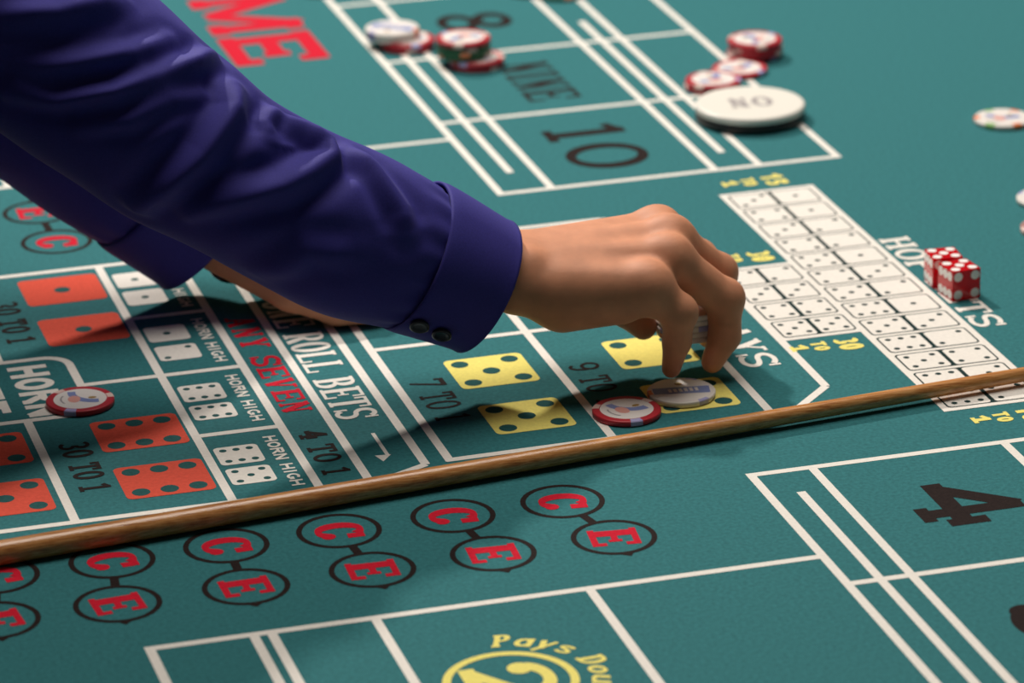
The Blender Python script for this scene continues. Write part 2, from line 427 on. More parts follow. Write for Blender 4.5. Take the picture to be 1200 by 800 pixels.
# ring with the 2 that pays double
FX, FY, FR = -128.0, -441.2, 31.4
decal('printed_ring', [('yellow', ribbon(arc(FX, FY, FR, FR, 0, 360, 64)[:-1], 4.3, 4.3, True))])
word('printed_number', '2', FX - 22, FY + 19, 44, 38, 'yellow', 9.0, 5.4, 2)
def arc_word(text, cx, cy, r, a0, a1, H, s, h, m, f=.8, shear=.22):
    tot = sum(WIDE.get(c, 1.0) for c in text); polys = []; x = 0.0; Lr = abs(math.radians(a1 - a0)) * r
    u = Lr / tot
    for c in text:
        w = WIDE.get(c, 1.0) * u * .92; a = math.radians(a0 + (a1 - a0) * (x + WIDE.get(c, 1.0) * u / 2) / Lr)
        ux, uy = math.sin(a), -math.cos(a); vx, vy = math.cos(a), math.sin(a)
        if c != ' ':
            for p in glyph(c, w, H, s, h, f if c.isupper() else 0):
                polys.append([(cx + vx * (r + q[1]) + ux * (q[0] - w / 2 + shear * q[1]), cy + vy * (r + q[1]) + uy * (q[0] - w / 2 + shear * q[1])) for q in p])
        x += WIDE.get(c, 1.0) * u
    decal('printed_word', [(m, polys)])
arc_word('Pays Double', FX, FY, FR + 8.0, 89, -58, 13.5, 2.9, 1.9, 'yellow')

# --- the C and E rings
def ce(cx, cy, ex, ey):
    a = math.atan2(ex - cx, abs(ey - cy))
    for (x, y, ch) in ((cx, cy, 'C'), (ex, ey, 'E')):
        ring = ribbon(arc(x, y, 21.3, 21.3, 0, 360, 44)[:-1], 3.0, 3.0, True)
        if ch == 'E':
            d = 1 if ey > cy else -1
            ring.append([(x - 4 + 8 * 0, y + d * 22), (x + 4, y + d * 22), (x + (ex - cx) * .12, y + d * 26)])
        decal('printed_ring', [('black', ring)])
        H, L = 26.0, 21.0
        g = []
        t = -a * .55 if ey < cy else a * .55
        for p in glyph(ch, L, H, 7.0, 3.6, 1.8 if ch == 'E' else 1.0):
            q2 = []
            for u, v in p:
                X, Yv = v - H / 2, -(u - L / 2)
                q2.append((x + X * math.cos(t) - Yv * math.sin(t), y + X * math.sin(t) + Yv * math.cos(t)))
            g.append(q2)
        decal('printed_letter', [('red', g)])
    d = math.hypot(ex - cx, ey - cy); k = 22.3 / d
    decal('printed_line', [('black', [bar((cx + (ex - cx) * k, cy + (ey - cy) * k), (ex - (ex - cx) * k, ey - (ey - cy) * k), 4.8)])])
for cx, ex in ((-40.5, -28.5), (-101.5, -94.5), (-164, -159.5), (-225, -226.5), (-286, -293.5), (-347, -356), (-408, -420)):
    ce(cx, -237.8, ex, -291.8)
    ce(cx, mir(-238), ex, mir(-294) if ex != -226.5 else 322)

# --- one-roll bets on the left
vline(-208.8, -181, 207); vline(-160, -181, 207); vline(-132, -181, 207)
hline(-182, -470, -126); hline(208, -470, -126)
line((-128, -180), (-97, -165), (-97, 189), (-128, 206))
for y in (-85, 110): hline(y, -208.8, -160)
hline(12.6, -255, -160)
vline(-294.8, -182, -31.3); vline(-294.8, 62, 208)
hline(-31.3, -470, -255)
tab = [(-470, 62.5), (-272, 62.5)] + arc(-271, 47.5, 15, 15, 90, 0, 8) + [(-255.5, -31.3)]
decal('printed_line', [('white', ribbon(tab, LW, LW))])
word('printed_word', 'HORN', -292.5, 53, 23, 80, 'white', 5.6, 5.0, 0, gap=.14)
word('printed_word', 'BET', -324, 46, 23, 62, 'white', 5.6, 5.0, 0, gap=.14)
for y0, y1 in ((196.5, 150.5), (125, 79.5)): die_print(-262, y1, -213, y0, 1, 'die_red', 5.0)
for y0, y1 in ((-46, -92), (-116, -161.5)): die_print(-262.5, y1, -213, y0, 6, 'die_red', 5.1)
for y0, y1, n in ((-46, -92, 6), (-116, -161.5, 5)): die_print(-350, y1, -301, y0, n, 'die_red', 5.1)
for y0, y1, n in ((196.5, 150.5, 1), (125, 79.5, 2)): die_print(-350, y1, -301, y0, n, 'die_red', 5.0)
for y0 in (-71, 164): word('printed_word', '30 TO 1', -285, y0, 17.5, 72, 'black', 3.0, 2.4, 2.0, gap=.16)
for y0 in (-71, 164): word('printed_word', '15 TO 1', -373, y0, 17.5, 72, 'black', 3.0, 2.4, 2.0, gap=.16)
for y0, y1, n, fl_ in ((190, 164, 1, 0), (157, 132, 1, 0), (92, 66.5, 1, 0), (58.5, 34.5, 2, 1), (-8, -33.5, 6, 0), (-40, -62.5, 6, 0), (-105.5, -131.5, 6, 0), (-137, -160.3, 5, 0)):
    die_print(-204, y1, -179, y0, n, 'white', 2.1 if n > 1 else 2.4, 3.2, 0.30, bool(fl_))
for y0 in (194, 97.5, 0.5, -97.5): word('printed_word', 'HORN HIGH', -173.6, y0, 7.4, 73.5, 'white', 1.75, 1.65, 0, gap=.16)
word('printed_word', 'ANY SEVEN', -154, 92, 17, 160, 'red', 4.4, 2.0, 1.3, gap=.14)
for y0 in (-97,): word('printed_word', '4 TO 1', -154, y0, 16, 66, 'black', 2.9, 2.2, 1.8, gap=.16)
word('printed_word', 'ONE ROLL BETS', -127, 113, 23.5, 201, 'white', 4.6, 2.0, 1.3, gap=.12)
for d in (1, -1):
    y = lambda v: v if d == 1 else mir(v)
    decal('printed_arrow', [('white', [bar((-113.5, y(-112)), (-113.5, y(-146)), 2.2), [(-120.5, y(-144)), (-111.5, y(-145)), (-118, y(-153.5))]])])

# --- hard ways in the middle
vline(-83, -165, 189)
line((-85, -163), (117, -160), (150.5, -126.5), (150.5, 150), (114, 190), (-85, 190))
vline(12, -162, 190); vline(107.5, -162, 190); hline(12.2, -83, 107.5)
for (x0, x1), n in (((-48, -1), 5), ((48.5, 96.5), 4)):
    for y0, y1 in ((-18.5, -65), (-92.5, -137)): die_print(x0, y1, x1, y0, n, 'yellow', 5.2)
for (x0, x1), n in (((-48, -1), 2), ((48.5, 96.5), 3)):
    for y0, y1 in ((42.5, 89), (116.5, 161)): die_print(x0, y0, x1, y1, n, 'yellow', 5.2)
for y0 in (-43, 131):
    word('printed_word', '7 TO 1', -75, y0, 20.5, 65, 'black', 2.3, 2.1, 1.6, gap=.18)
    word('printed_word', '9 TO 1', 19, y0 - 4, 18.5, 65, 'black', 2.3, 2.1, 1.6, gap=.18)
word('printed_word', 'HARDWAYS', 116.8, 108, 21.5, 194, 'white', 5.2, 2.2, 1.5, gap=.10)

# --- hop bets on the right: thirteen pairs and four hard pairs
def pairs(x0, x1, ytop, ybot, combos):
    decal('printed_panel', [('white', [rect(x0 - 2, ybot - 2.5, x1 + 2, ytop + 2.5)])])
    n = len(combos); p = (ytop - ybot) / n
    for i, (a, b) in enumerate(combos):
        ya = ytop - i * p - 1.6; yb = ytop - (i + 1) * p + 1.6
        xa, xb = x0 + 2.2, x1 - 2.2; xm = (xa + xb) / 2
        decal('printed_frame', [('white', [rect(xa, yb, xb, ya)]), ('dark', [rrect(xa, yb, xb, ya, 3.0)])])
        for (u0, u1, k) in ((xa + 1.1, xm - 1.35, a), (xm + 1.35, xb - 1.1, b)):
            cx, cy = (u0 + u1) / 2, (ya + yb) / 2
            dx, dy = (u1 - u0) * .31, (ya - yb) * .28
            decal('printed_die', [('white', []), ('white', []), ('white', [rrect(u0, yb + 1.15, u1, ya - 1.15, 2.4)]), ('dark', [disc(cx + (-px if k in (2, 3) else px) * dx, cy + py * dy, 1.9, 12) for px, py in PIPS[k]])])
pairs(202, 262.7, 207, -182, [(3, 1), (4, 1), (3, 2), (4, 2), (5, 1), (4, 3), (5, 2), (6, 1), (5, 3), (6, 2), (5, 4), (6, 3), (6, 4)])
pairs(151.5, 202, 73, -49, [(2, 2), (3, 3), (4, 4), (5, 5)])
word('printed_word', 'HOP BETS', 267, 96, 19.5, 164, 'white', 5.0, 2.4, 1.4, gap=.10)
def odds(num, x0, y0):
    """three short lines of small yellow type reading number, TO, 1 side by side across x"""
    word('printed_number', num, x0 + 28, y0, 15, 19 if num != '1' else 9, 'yellow', 4.0, 3.0, 0, gap=.1)
    word('printed_word', 'TO', x0 + 13.5, y0 - 1, 9.5, 14, 'yellow', 2.8, 2.2, 0, gap=.1)
    word('printed_number', '1', x0, y0 - 3, 11, 10, 'yellow', 3.6, 2.6, 2.4)
odds('30', 151, -58); odds('30', 152, 101); odds('15', 209, 236); odds('15', 210, -194)

# ------------------------------------------------------------------ chips
R_CHIP, T_CHIP = 0.0195, 0.0033
def chip_body_mesh():
    r, t, b = R_CHIP, T_CHIP, 0.0005
    return lathe([(r - b, 0), (r, b), (r, t - b), (r - b, t)], 64)
def spot_mesh(a, w):
    """edge spot wrapping the rim from top to side to bottom"""
    vs, fs = [], []; r, t, e = R_CHIP, T_CHIP, 0.00006; n = 6
    prof = [(r * .80, t + e), (r - .0005, t + e), (r + e, t - .0005), (r + e, .0005), (r - .0005, 0.00001), (r * .80, 0.00001)]
    for pr, z in prof:
        for k in range(n + 1):
            q = a - w / 2 + w * k / n; vs.append((pr * math.cos(q), pr * math.sin(q), z))
    m = len(prof)
    for i in range(m - 1):
        for k in range(n):
            A = i * (n + 1) + k; fs.append((A, A + n + 1, A + n + 2, A + 1))
    return vs, fs
CV, CF = chip_body_mesh()
def flat(polys, z):
    vs, fs = [], []
    for i, p in enumerate(polys):
        a = sum(p[k - 1][0] * p[k][1] - p[k][0] * p[k - 1][1] for k in range(len(p)))
        if a < 0: p = p[::-1]
        fs.append(tuple(range(len(vs), len(vs) + len(p)))); vs += [(x, y, z + i * 4e-6) for x, y in p]
    return vs, fs
def make_chip(kind, label, loc, rz, group=None, cat='poker chip'):
    c = thing('casino_chip', label, cat, loc, rz, group)
    body = {'red': 'chip_red', 'white': 'chip_white', 'green': 'chip_green', 'pink': 'chip_pink', 'orange': 'chip_white'}[kind]
    mesh('chip_body', CV, CF, body, c, False)
    for p in c.children[0].data.polygons:
        p.use_smooth = len(p.vertices) == 4
    spots = {'red': [(10, 'spot_pale'), (130, 'spot_pale'), (250, 'spot_lilac')],
             'white': [(180, 'spot_orange'), (60, 'spot_lilac'), (300, 'spot_lilac')],
             'green': [(20, 'spot_orange'), (140, 'spot_pale'), (260, 'spot_orange')],
             'pink': [(40, 'spot_pale'), (160, 'spot_pale'), (280, 'spot_pale')],
             'orange': [(20, 'spot_orange'), (80, 'spot_green'), (140, 'spot_orange'), (200, 'spot_green'), (260, 'spot_orange'), (320, 'spot_green')]}[kind]
    for a, m in spots:
        vs, fs = spot_mesh(math.radians(a), math.radians(21)); mesh('edge_spot', vs, fs, m, c)
    ri = R_CHIP * (.78 if kind != 'white' else .88)
    z = T_CHIP + 0.00008
    vs, fs = flat([disc(0, 0, ri, 48)], z)
    inlay = mesh('inlay', vs, fs, {'pink': 'inlay_grey'}.get(kind, 'inlay'), c)
    z += 0.00005
    if kind == 'white':
        band = [(-ri * .97, -ri * .22), (ri * .9, -ri * .40), (ri * .97, ri * .2), (-ri * .94, ri * .3)]
        vs, fs = flat([band], z); mesh('banner', vs, fs, 'inlay_blue', inlay)
        polys = []
        for k in range(6):
            x = -ri * .45 + k * ri * .18; polys.append(rect(x, -ri * .16, x + ri * .11, ri * .12))
        vs, fs = flat(polys, z + .00004); mesh('lettering', vs, fs, 'inlay', inlay)
        vs, fs = flat([disc(0, ri * .55, ri * .13, 14)], z + .00004); mesh('emblem', vs, fs, 'inlay_gold', inlay)
    elif kind in ('red', 'green', 'orange'):
        sw = []
        cen = arc(ri * .62, ri * .62, ri * .92, ri * .92, 165, 290, 16)
        cen = [(x * 1.0, y) for x, y in cen if math.hypot(x, y) < ri * .86]
        sw = ribbon(cen, ri * .30, ri * .34)
        vs, fs = flat(sw, z); mesh('swirl', vs, fs, 'inlay_blue', inlay)
        vs, fs = flat([disc(-ri * .22, -ri * .02, ri * .24, 18, ri * .34)], z + .00004); mesh('portrait', vs, fs, 'inlay_pink', inlay)
        vs, fs = flat([disc(ri * .46, ri * .05, ri * .16, 14, ri * .10)], z + .00004); mesh('emblem', vs, fs, 'inlay_gold', inlay)
        vs, fs = flat(ribbon(arc(0, 0, ri * .72, ri * .72, 150, 215, 8), ri * .07), z + .00004); mesh('lettering', vs, fs, 'inlay_grey', inlay)
    return c
def stack(x, y, kinds, labels, group, z0=0.0, jitter=0.6, seed=1):
    rnd = random.Random(seed); z = z0
    for k, lb in zip(kinds, labels):
        make_chip(k, lb, W(x + rnd.uniform(-jitter, jitter), y + rnd.uniform(-jitter, jitter), z + .02), rnd.uniform(0, 6.28), group)
        z += T_CHIP * 1000 + .12
    return z
make_chip('red', 'red rimmed chip lying on the HORN box at the left of the layout', W(-261.5, -16.5, .3), math.radians(-8))
make_chip('red', 'dark red rimmed chip in front of the 9 TO 1 lettering, under the hand', W(29.5, -131, .3), math.radians(20))
make_chip('white', 'white chip with blue banner on the yellow die print under the fingertips', W(67.5, -114.5, .5), math.radians(-6))
stack(87, -70, ['white'] * 5, ['lowest white chip of the stack gripped between the fingers', 'second from the bottom of the white chips gripped between the fingers', 'middle white chip of the stack gripped between the fingers', 'second from the top of the white chips gripped between the fingers', 'topmost white chip of the stack gripped between the fingers'], 'white chips held in the hand', z0=20.5, jitter=.3, seed=2)
# stacks in the far place boxes
stack(93, 594, ['red', 'red'], ['bottom red chip under the white pair beside the printed 8', 'second red chip directly below the white pair beside the printed 8'], 'red chips under the white pair', seed=3)
stack(84, 603, ['white', 'white'], ['lower white chip of the pair on red chips, left of the green stack', 'top white chip of the pair on red chips, left of the green stack'], 'white chips on the far left stack', z0=6.9, seed=4)
stack(128, 534, ['red', 'red'], ['bottom red chip jutting out right under the green chips', 'second red chip jutting out right under the green chips'], 'red chips under the green chips', seed=5)
stack(120.5, 541, ['green', 'green', 'green'], ['lowest green chip of the three under a red topped stack', 'middle green chip of the three under a red topped stack', 'uppermost green chip of the three, right below the red top chip'], 'green chips in the far stack', z0=6.9, seed=6)
stack(120.5, 541, ['red'], ['red rimmed white chip topping the green stack beside the printed NINE'], 'red chip on the green chips', z0=17.2, seed=7)
stack(270.5, 429, ['red', 'red'], ['lower chip of the two red ones behind the white ON puck', 'upper chip of the two red ones behind the white ON puck'], 'pair of red chips by the puck', seed=8)
make_chip('red', 'single red chip lying flat between the low pair and the tall red stack', W(300, 457, .3), 1.0)
stack(322, 490, ['red'] * 4, ['bottom chip of the tall red stack at the far right corner', 'second chip from the bottom of the tall red stack', 'third chip from the bottom of the tall red stack', 'topmost chip of the tall red stack behind the puck'], 'tall red stack', seed=9, jitter=1.4)
make_chip('orange', 'white chip with green and orange edge spots alone at the upper right edge', W(431.5, 290, .3), .35)
make_chip('pink', 'pinkish brown chip cut by the right edge of the picture', W(375.5, 75, .3), .3)
make_chip('white', 'small sliver of a white chip at the right edge beyond the pinkish chip', W(395, 128, .3), 1.3)
make_chip('red', 'red chip cut by the top edge of the picture, left end of the line', W(68, 758, .3), .3)
make_chip('red', 'red chip cut by the top edge of the picture beside a green chip', W(216, 703, .3), .3)
make_chip('green', 'green chip cut by the top edge of the picture, right of a red one', W(235, 686, .3), .3)

# ------------------------------------------------------------------ ON puck
puck = thing('on_puck', 'big white puck with black underside reading ON in the far place box', 'puck', W(272, 354, .3))
vs, fs = lathe([(.0362, 0), (.0375, .0012), (.0375, .0060), (.0365, .0066)], 72); mesh('black_half', vs, fs, 'puck_black', puck)
vs, fs = lathe([(.0366, .0066), (.0375, .0070), (.0375, .0104), (.0366, .0114), (.0350, .0116)], 72); mesh('white_half', vs, fs, 'puck_white', puck)
for o in puck.children:
    for p in o.data.polygons: p.use_smooth = len(p.vertices) == 4
g = []
for ch, u0 in (('O', 0), ('N', 16.5)):
    for p in glyph(ch, 14.5, 20, 4.0, 2.2, 1.2):
        g.append([((-(q[0] + u0) + 15.5) / 1000, (-q[1] + 10) / 1000) for q in p])
vs, fs = flat(g, .01168); on = mesh('lettering', vs, fs, 'inlay_grey', puck); on.rotation_euler = (0, 0, math.radians(-6))

# ------------------------------------------------------------------ dice
def make_die(label, x, y, rz, front, left):
    d = thing('die', label, 'die', W(x, y, .25), rz, 'pair of red dice')
    a = 0.0095
    body = from_bm('die_body', box_bm((-a, -a, 0), (a, a, 2 * a), .0006), 'die', d)
    def pips(n, org, u, v, flip=False):
        for px, py in PIPS[n]:
            if flip: px, py = py, -px
            nrm = u.cross(v)
            c = org + u * px * a * .60 + v * py * a * .60 + nrm * .00004
            vs = [tuple(c + nrm * .00005 + (u * math.cos(t) + v * math.sin(t)) * .0029) for t in [2 * math.pi * k / 16 for k in range(16)]]
            vs += [tuple(c - nrm * .0004 + (u * math.cos(t) + v * math.sin(t)) * .0029) for t in [2 * math.pi * k / 16 for k in range(16)]]
            fs = [tuple(range(16)), tuple(range(31, 15, -1))] + [(k, k + 16, (k + 1) % 16 + 16, (k + 1) % 16) for k in range(16)]
            mesh('pip', vs, fs, 'pip', d)
    X, Y, Z = Vector((1, 0, 0)), Vector((0, 1, 0)), Vector((0, 0, 1)); m = Vector((0, 0, a))
    pips(5, m + Z * a, X, Y); pips(front, m - Y * a, X, Z); pips(7 - front, m + Y * a, -X, Z)
    pips(left, m - X * a, -Y, Z); pips(7 - left, m + X * a, Y, Z)
    pips(2, m - Z * a, Y, X)
make_die('nearer clear red die of the pair, four showing toward the camera', 278, -12.4, math.radians(6), 4, 6)
make_die('farther clear red die just behind the nearer die, beside HOP lettering', 277.0, 10.8, math.radians(-5), 3, 6)

# ------------------------------------------------------------------ the stick
stick = thing('craps_stick', 'long thin oak stick with a hooked tip lying across the layout', 'stick', W(-43, -193, 6.75))
def make_stick():
    a = Vector((-0.2991, -0.0312, 0.0)); b = Vector((0.3015, 0.0331, -0.0006))
    n = 40; k = 20; rings = []
    path = []
    for i in range(n + 1):
        t = -0.28 + 1.36 * i / n
        p = a.lerp(b, t); r = 0.0066 - 0.0024 * max(0, min(1, t)) ** 1.1
        path.append((p, r))
    d = (b - a).normalized(); side = Vector((d.y, -d.x, 0)); end = path[-1][0]
    for i in range(1, 15):                                       # the crook bends down sideways to rest on the felt
        ang = math.radians(100) * i / 14
        q = end + d * math.sin(ang) * .030 + side * (1 - math.cos(ang)) * .030 + Vector((0, 0, -.0020 * i / 14))
        path.append((q, .0040))
    vs, fs = [], []
    for i, (p, r) in enumerate(path):
        t = (path[min(i + 1, len(path) - 1)][0] - path[max(i - 1, 0)][0]).normalized()
        e1 = t.cross(Vector((0, 0, 1))).normalized(); e2 = e1.cross(t)
        for j in range(k):
            q = 2 * math.pi * j / k; vs.append(p + (e1 * math.cos(q) + e2 * math.sin(q)) * r)
    for i in range(len(path) - 1):
        for j in range(k):
            j2 = (j + 1) % k; fs.append((i * k + j, i * k + j2, (i + 1) * k + j2, (i + 1) * k + j))
    fs.append(tuple(range(k))[::-1]); fs.append(tuple((len(path) - 1) * k + j for j in range(k)))
    c = Vector((0, 0, 0))
    o = mesh('shaft', vs, fs, 'oak', stick, True)
    return o
make_stick()

# ------------------------------------------------------------------ the person: implicit body
def cone(P, a, b, ra, rb, flat=None):
    a, b = np.array(a, float), np.array(b, float); ab = b - a
    t = np.clip(((P - a) @ ab) / max(ab @ ab, 1e-9), 0, 1)
    return np.linalg.norm(P - a - t[..., None] * ab, axis=-1) - (ra + t * (rb - ra))
def smin(a, b, k):
    h = np.clip(0.5 + 0.5 * (b - a) / k, 0, 1)
    return b + (a - b) * h - k * h * (1 - h)
def surface_nets(fn, lo, hi, h):
    lo = np.array(lo, float); n = np.ceil((np.array(hi) - lo) / h).astype(int) + 1
    ax = [lo[i] + h * np.arange(n[i]) for i in range(3)]
    G = np.empty(tuple(n))
    for i in range(0, n[0], 32):
        X, Y, Z = np.meshgrid(ax[0][i:i + 32], ax[1], ax[2], indexing='ij'); G[i:i + 32] = fn(np.stack([X, Y, Z], -1))
    S = G < 0
    c = [S[dx:n[0] - 1 + dx, dy:n[1] - 1 + dy, dz:n[2] - 1 + dz] for dx in (0, 1) for dy in (0, 1) for dz in (0, 1)]
    tot = sum(x.astype(int) for x in c); act = (tot > 0) & (tot < 8)
    ids = -np.ones(act.shape, int); I = np.argwhere(act); ids[act] = np.arange(len(I))
    acc = np.zeros((len(I), 3)); cnt = np.zeros(len(I))
    corners = [(dx, dy, dz) for dx in (0, 1) for dy in (0, 1) for dz in (0, 1)]
    for p in corners:
        for axis in range(3):
            if p[axis]: continue
            q = list(p); q[axis] = 1
            A = G[I[:, 0] + p[0], I[:, 1] + p[1], I[:, 2] + p[2]]; B = G[I[:, 0] + q[0], I[:, 1] + q[1], I[:, 2] + q[2]]
            m = (A < 0) != (B < 0)
            t = np.where(m, A / np.where(m, A - B, 1), 0)
            pos = np.tile(np.array(p, float), (len(I), 1)); pos[:, axis] += t
            acc[m] += pos[m]; cnt[m] += 1
    V = lo + h * (I + acc / cnt[:, None])
    faces = []
    for axis in range(3):
        sl0 = [slice(None)] * 3; sl1 = [slice(None)] * 3; sl0[axis] = slice(0, -1); sl1[axis] = slice(1, None)
        cr = S[tuple(sl0)] != S[tuple(sl1)]; E = np.argwhere(cr)
        u, v = (axis + 1) % 3, (axis + 2) % 3
        ok = (E[:, u] > 0) & (E[:, v] > 0) & (E[:, u] < n[u] - 1) & (E[:, v] < n[v] - 1); E = E[ok]
        def idx(du, dv):
            J = E.copy(); J[:, u] += du; J[:, v] += dv; return ids[J[:, 0], J[:, 1], J[:, 2]]
        Q = np.stack([idx(-1, -1), idx(0, -1), idx(0, 0), idx(-1, 0)], 1)
        inside = S[E[:, 0], E[:, 1], E[:, 2]]
        Q[~inside] = Q[~inside][:, ::-1]
        faces.append(Q)
    return V, np.concatenate(faces)
def chain(P, pts, rad, k=2.0):
    d = None
    for i in range(len(pts) - 1):
        c = cone(P, pts[i], pts[i + 1], rad[i], rad[i + 1]); d = c if d is None else smin(d, c, k)
    return d

# right hand joints (table mm)
RW = (-19.5, -72, 71)
FING = [  # root, mcp, pip, dip, tip, radii
    ([(51, -106, 65), (67.5, -110, 49), (67, -108, 31), (65.5, -102, 12.5)], [13.2, 10.0, 7.9, 5.6]),
    ([(69.5, -87, 72.5), (102, -89, 46), (101, -93, 25), (92, -97, 11.5)], [13.4, 10.8, 9.0, 6.6]),
    ([(77, -66, 76), (108, -60, 51), (109.5, -57, 29), (103, -58, 12)], [13.6, 10.6, 9.2, 7.2]),
    ([(76.5, -45, 75), (104, -36, 52), (106, -35, 32), (98, -40, 17)], [13.2, 10.4, 9.0, 7.2]),
]
def right_hand(P):
    w = np.array(RW)
    roots = [w + np.array(q) for q in ((-1, -14, -3), (0, -5, 1), (1, 5, 2), (2, 14, 1))]
    palm = cone(P, (-120, -72, 108), w + np.array((0, -9, 0)), 30, 18.0)
    palm = smin(palm, cone(P, (-120, -66, 108), w + np.array((0, 11, 1)), 30, 18.0), 10)
    for (pts, rad), r in zip(FING, roots): palm = smin(palm, cone(P, r, pts[0], 16.5, rad[0] - .3), 7)
    palm = smin(palm, cone(P, (6, -88, 58), (36, -97, 58), 20.0, 15.5), 12)             # heel of the hand
    palm = smin(palm, cone(P, (0, -50, 60), (42, -44, 50), 17, 14), 10)               # ball of the thumb
    palm = smin(palm, np.linalg.norm(P - (w + np.array((4, -15, 8))), axis=-1) - 8.5, 8)     # wrist bone
    palm = smin(palm, cone(P, (30, -70, 62), (62, -66, 60), 13, 11), 12)
    d = palm
    fs = [chain(P, pts, rad, 3.5) for pts, rad in FING]
    for (pts, rad), i in zip(FING, range(4)):                                         # knuckle bulges
        fs[i] = smin(fs[i], np.linalg.norm(P - (np.array(pts[1]) + (1, 0, 1.2)), axis=-1) - rad[1] * .90, 5)
    f = fs[0]
    for q in fs[1:]: f = smin(f, q, 1.4)
    th = chain(P, [(30, -48, 52), (50, -60, 38), (60.5, -66, 26)], [14, 11, 8.0], 4)
    d = smin(d, f, 6.5)
    d = smin(d, th, 5)
    for (pts, rad) in FING:                                                           # knuckle heads on the back of the hand
        d = smin(d, np.linalg.norm(P - (np.array(pts[0]) + (-1, 0, 1.8)), axis=-1) - (rad[0] - 1.6), 9)
    return d
LWr, LK = np.array((-169., 122, 56)), np.array((-90., 106, 24))
def left_hand(P):
    palm = cone(P, (-250, 140, 125), LWr + (0, -8, 0), 28, 18)
    palm = smin(palm, cone(P, (-250, 146, 125), LWr + (0, 12, 1), 28, 18), 10)
    ks = [LK + q for q in ((-10, -26, -6), (0, -8, 0), (3, 12, 2), (0, 32, 0))]
    for q, k in zip((-13, -4, 6, 14), ks): palm = smin(palm, cone(P, LWr + (0, q, 0), k, 16.5, 12), 7)
    f = None
    for k, (dx, dy) in zip(ks, ((34, -18), (46, -8), (50, 4), (46, 14))):
        pip = k + (dx * .8, dy * .5, 6); dip = k + (dx * 1.25, dy * .8, -9); tip = np.array((k[0] + dx * 1.45, k[1] + dy, 8.2))
        c = chain(P, [k, pip, dip, tip], [11.5, 10, 8.8, 7.8], 3); f = c if f is None else smin(f, c, 1.4)
    d = smin(palm, f, 6)
    th = chain(P, [LWr + (15, -18, -14), (-118, 66, 22), (-92, 56, 12), (-70, 54, 9.0)], [15, 11.5, 10, 8.6], 4)
    return smin(d, th, 6)
SR, SL = (-470, 40, 405), (-470, 400, 430)
NECK = (-430, 220, 480); HEAD = np.array((-345., 215, 590))
def torso(P):
    d = cone(P, (-800, 170, 215), (-560, 150, 390), 120, 118)
    d = smin(d, cone(P, (-800, 270, 215), (-560, 290, 390), 120, 118), 60)
    d = smin(d, cone(P, (-500, 90, 405), (-500, 350, 415), 72, 72), 70)
    d = smin(d, cone(P, NECK, HEAD - (20, 0, 60), 60, 54), 25)
    h = np.linalg.norm((P - HEAD) / np.array((1.12, .86, 1.22)), axis=-1) - 92
    h = smin(h, cone(P, HEAD + (45, 0, -70), HEAD + (62, 0, -88), 38, 26), 25)            # jaw and chin
    h = smin(h, cone(P, HEAD + (98, 0, 8), HEAD + (118, 0, -30), 9, 15), 10)              # nose
    h = smin(h, cone(P, HEAD + (82, -40, 20), HEAD + (82, 40, 20), 16, 16), 12)           # brow
    for s in (-1, 1):
        h = smin(h, np.linalg.norm((P - (HEAD + (-6, s * 80, -8))) / np.array((1, .45, 1.7)), axis=-1) - 19, 5)   # ears
        h = np.maximum(h, -(np.linalg.norm(P - (HEAD + (108, s * 33, 2)), axis=-1) - 16))
    d = smin(d, h, 14)
    d = smin(d, cone(P, (-470, 55, 400), (-345, 5, 285), 34, 30), 20); d = smin(d, cone(P, (-470, 380, 425), (-350, 232, 245), 34, 30), 20)
    for s in (-1, 1):
        d = smin(d, cone(P, (-805, 220 + s * 85, 190), (-800, 220 + s * 95, -330), 92, 62), 25)
        d = smin(d, cone(P, (-800, 220 + s * 95, -330), (-815, 220 + s * 100, -700), 60, 42), 20)
        d = smin(d, cone(P, (-815, 220 + s * 100, -715), (-700, 220 + s * 110, -722), 34, 26), 20)
    return d
def smooth_mesh(V, Fq, it=2):
    for _ in range(it):
        acc = np.zeros_like(V); cnt = np.zeros(len(V))
        for a, b in ((0, 1), (1, 2), (2, 3), (3, 0)):
            np.add.at(acc, Fq[:, a], V[Fq[:, b]]); np.add.at(cnt, Fq[:, a], 1)
            np.add.at(acc, Fq[:, b], V[Fq[:, a]]); np.add.at(cnt, Fq[:, b], 1)
        V = V * .4 + .6 * acc / np.maximum(cnt, 1)[:, None]
    return V
person = thing('person', 'person in a dark navy shirt leaning in from the left, right hand placing chips', 'person', (-0.76, 0.22, 0.0))
def to_world(V):
    return [((x / 1000 + 0.76), (y / 1000 - 0.22), z / 1000 + TABLE) for x, y, z in V]
parts = []
V1, F1 = surface_nets(right_hand, (-150, -150, -5), (142, 10, 160), 1.5); V1 = smooth_mesh(V1, F1, 2)
V2, F2 = surface_nets(left_hand, (-290, 20, -5), (0, 190, 175), 2.5); V2 = smooth_mesh(V2, F2, 2)
V3, F3 = surface_nets(torso, (-960, -60, -760), (-180, 520, 730), 9.0); V3 = smooth_mesh(V3, F3, 1)
allV = np.concatenate([V1, V2, V3]); allF = np.concatenate([F1, F2 + len(V1), F3 + len(V1) + len(V2)])
body = mesh('body', to_world(allV), [tuple(int(i) for i in q) for q in allF], 'skin', person, True)
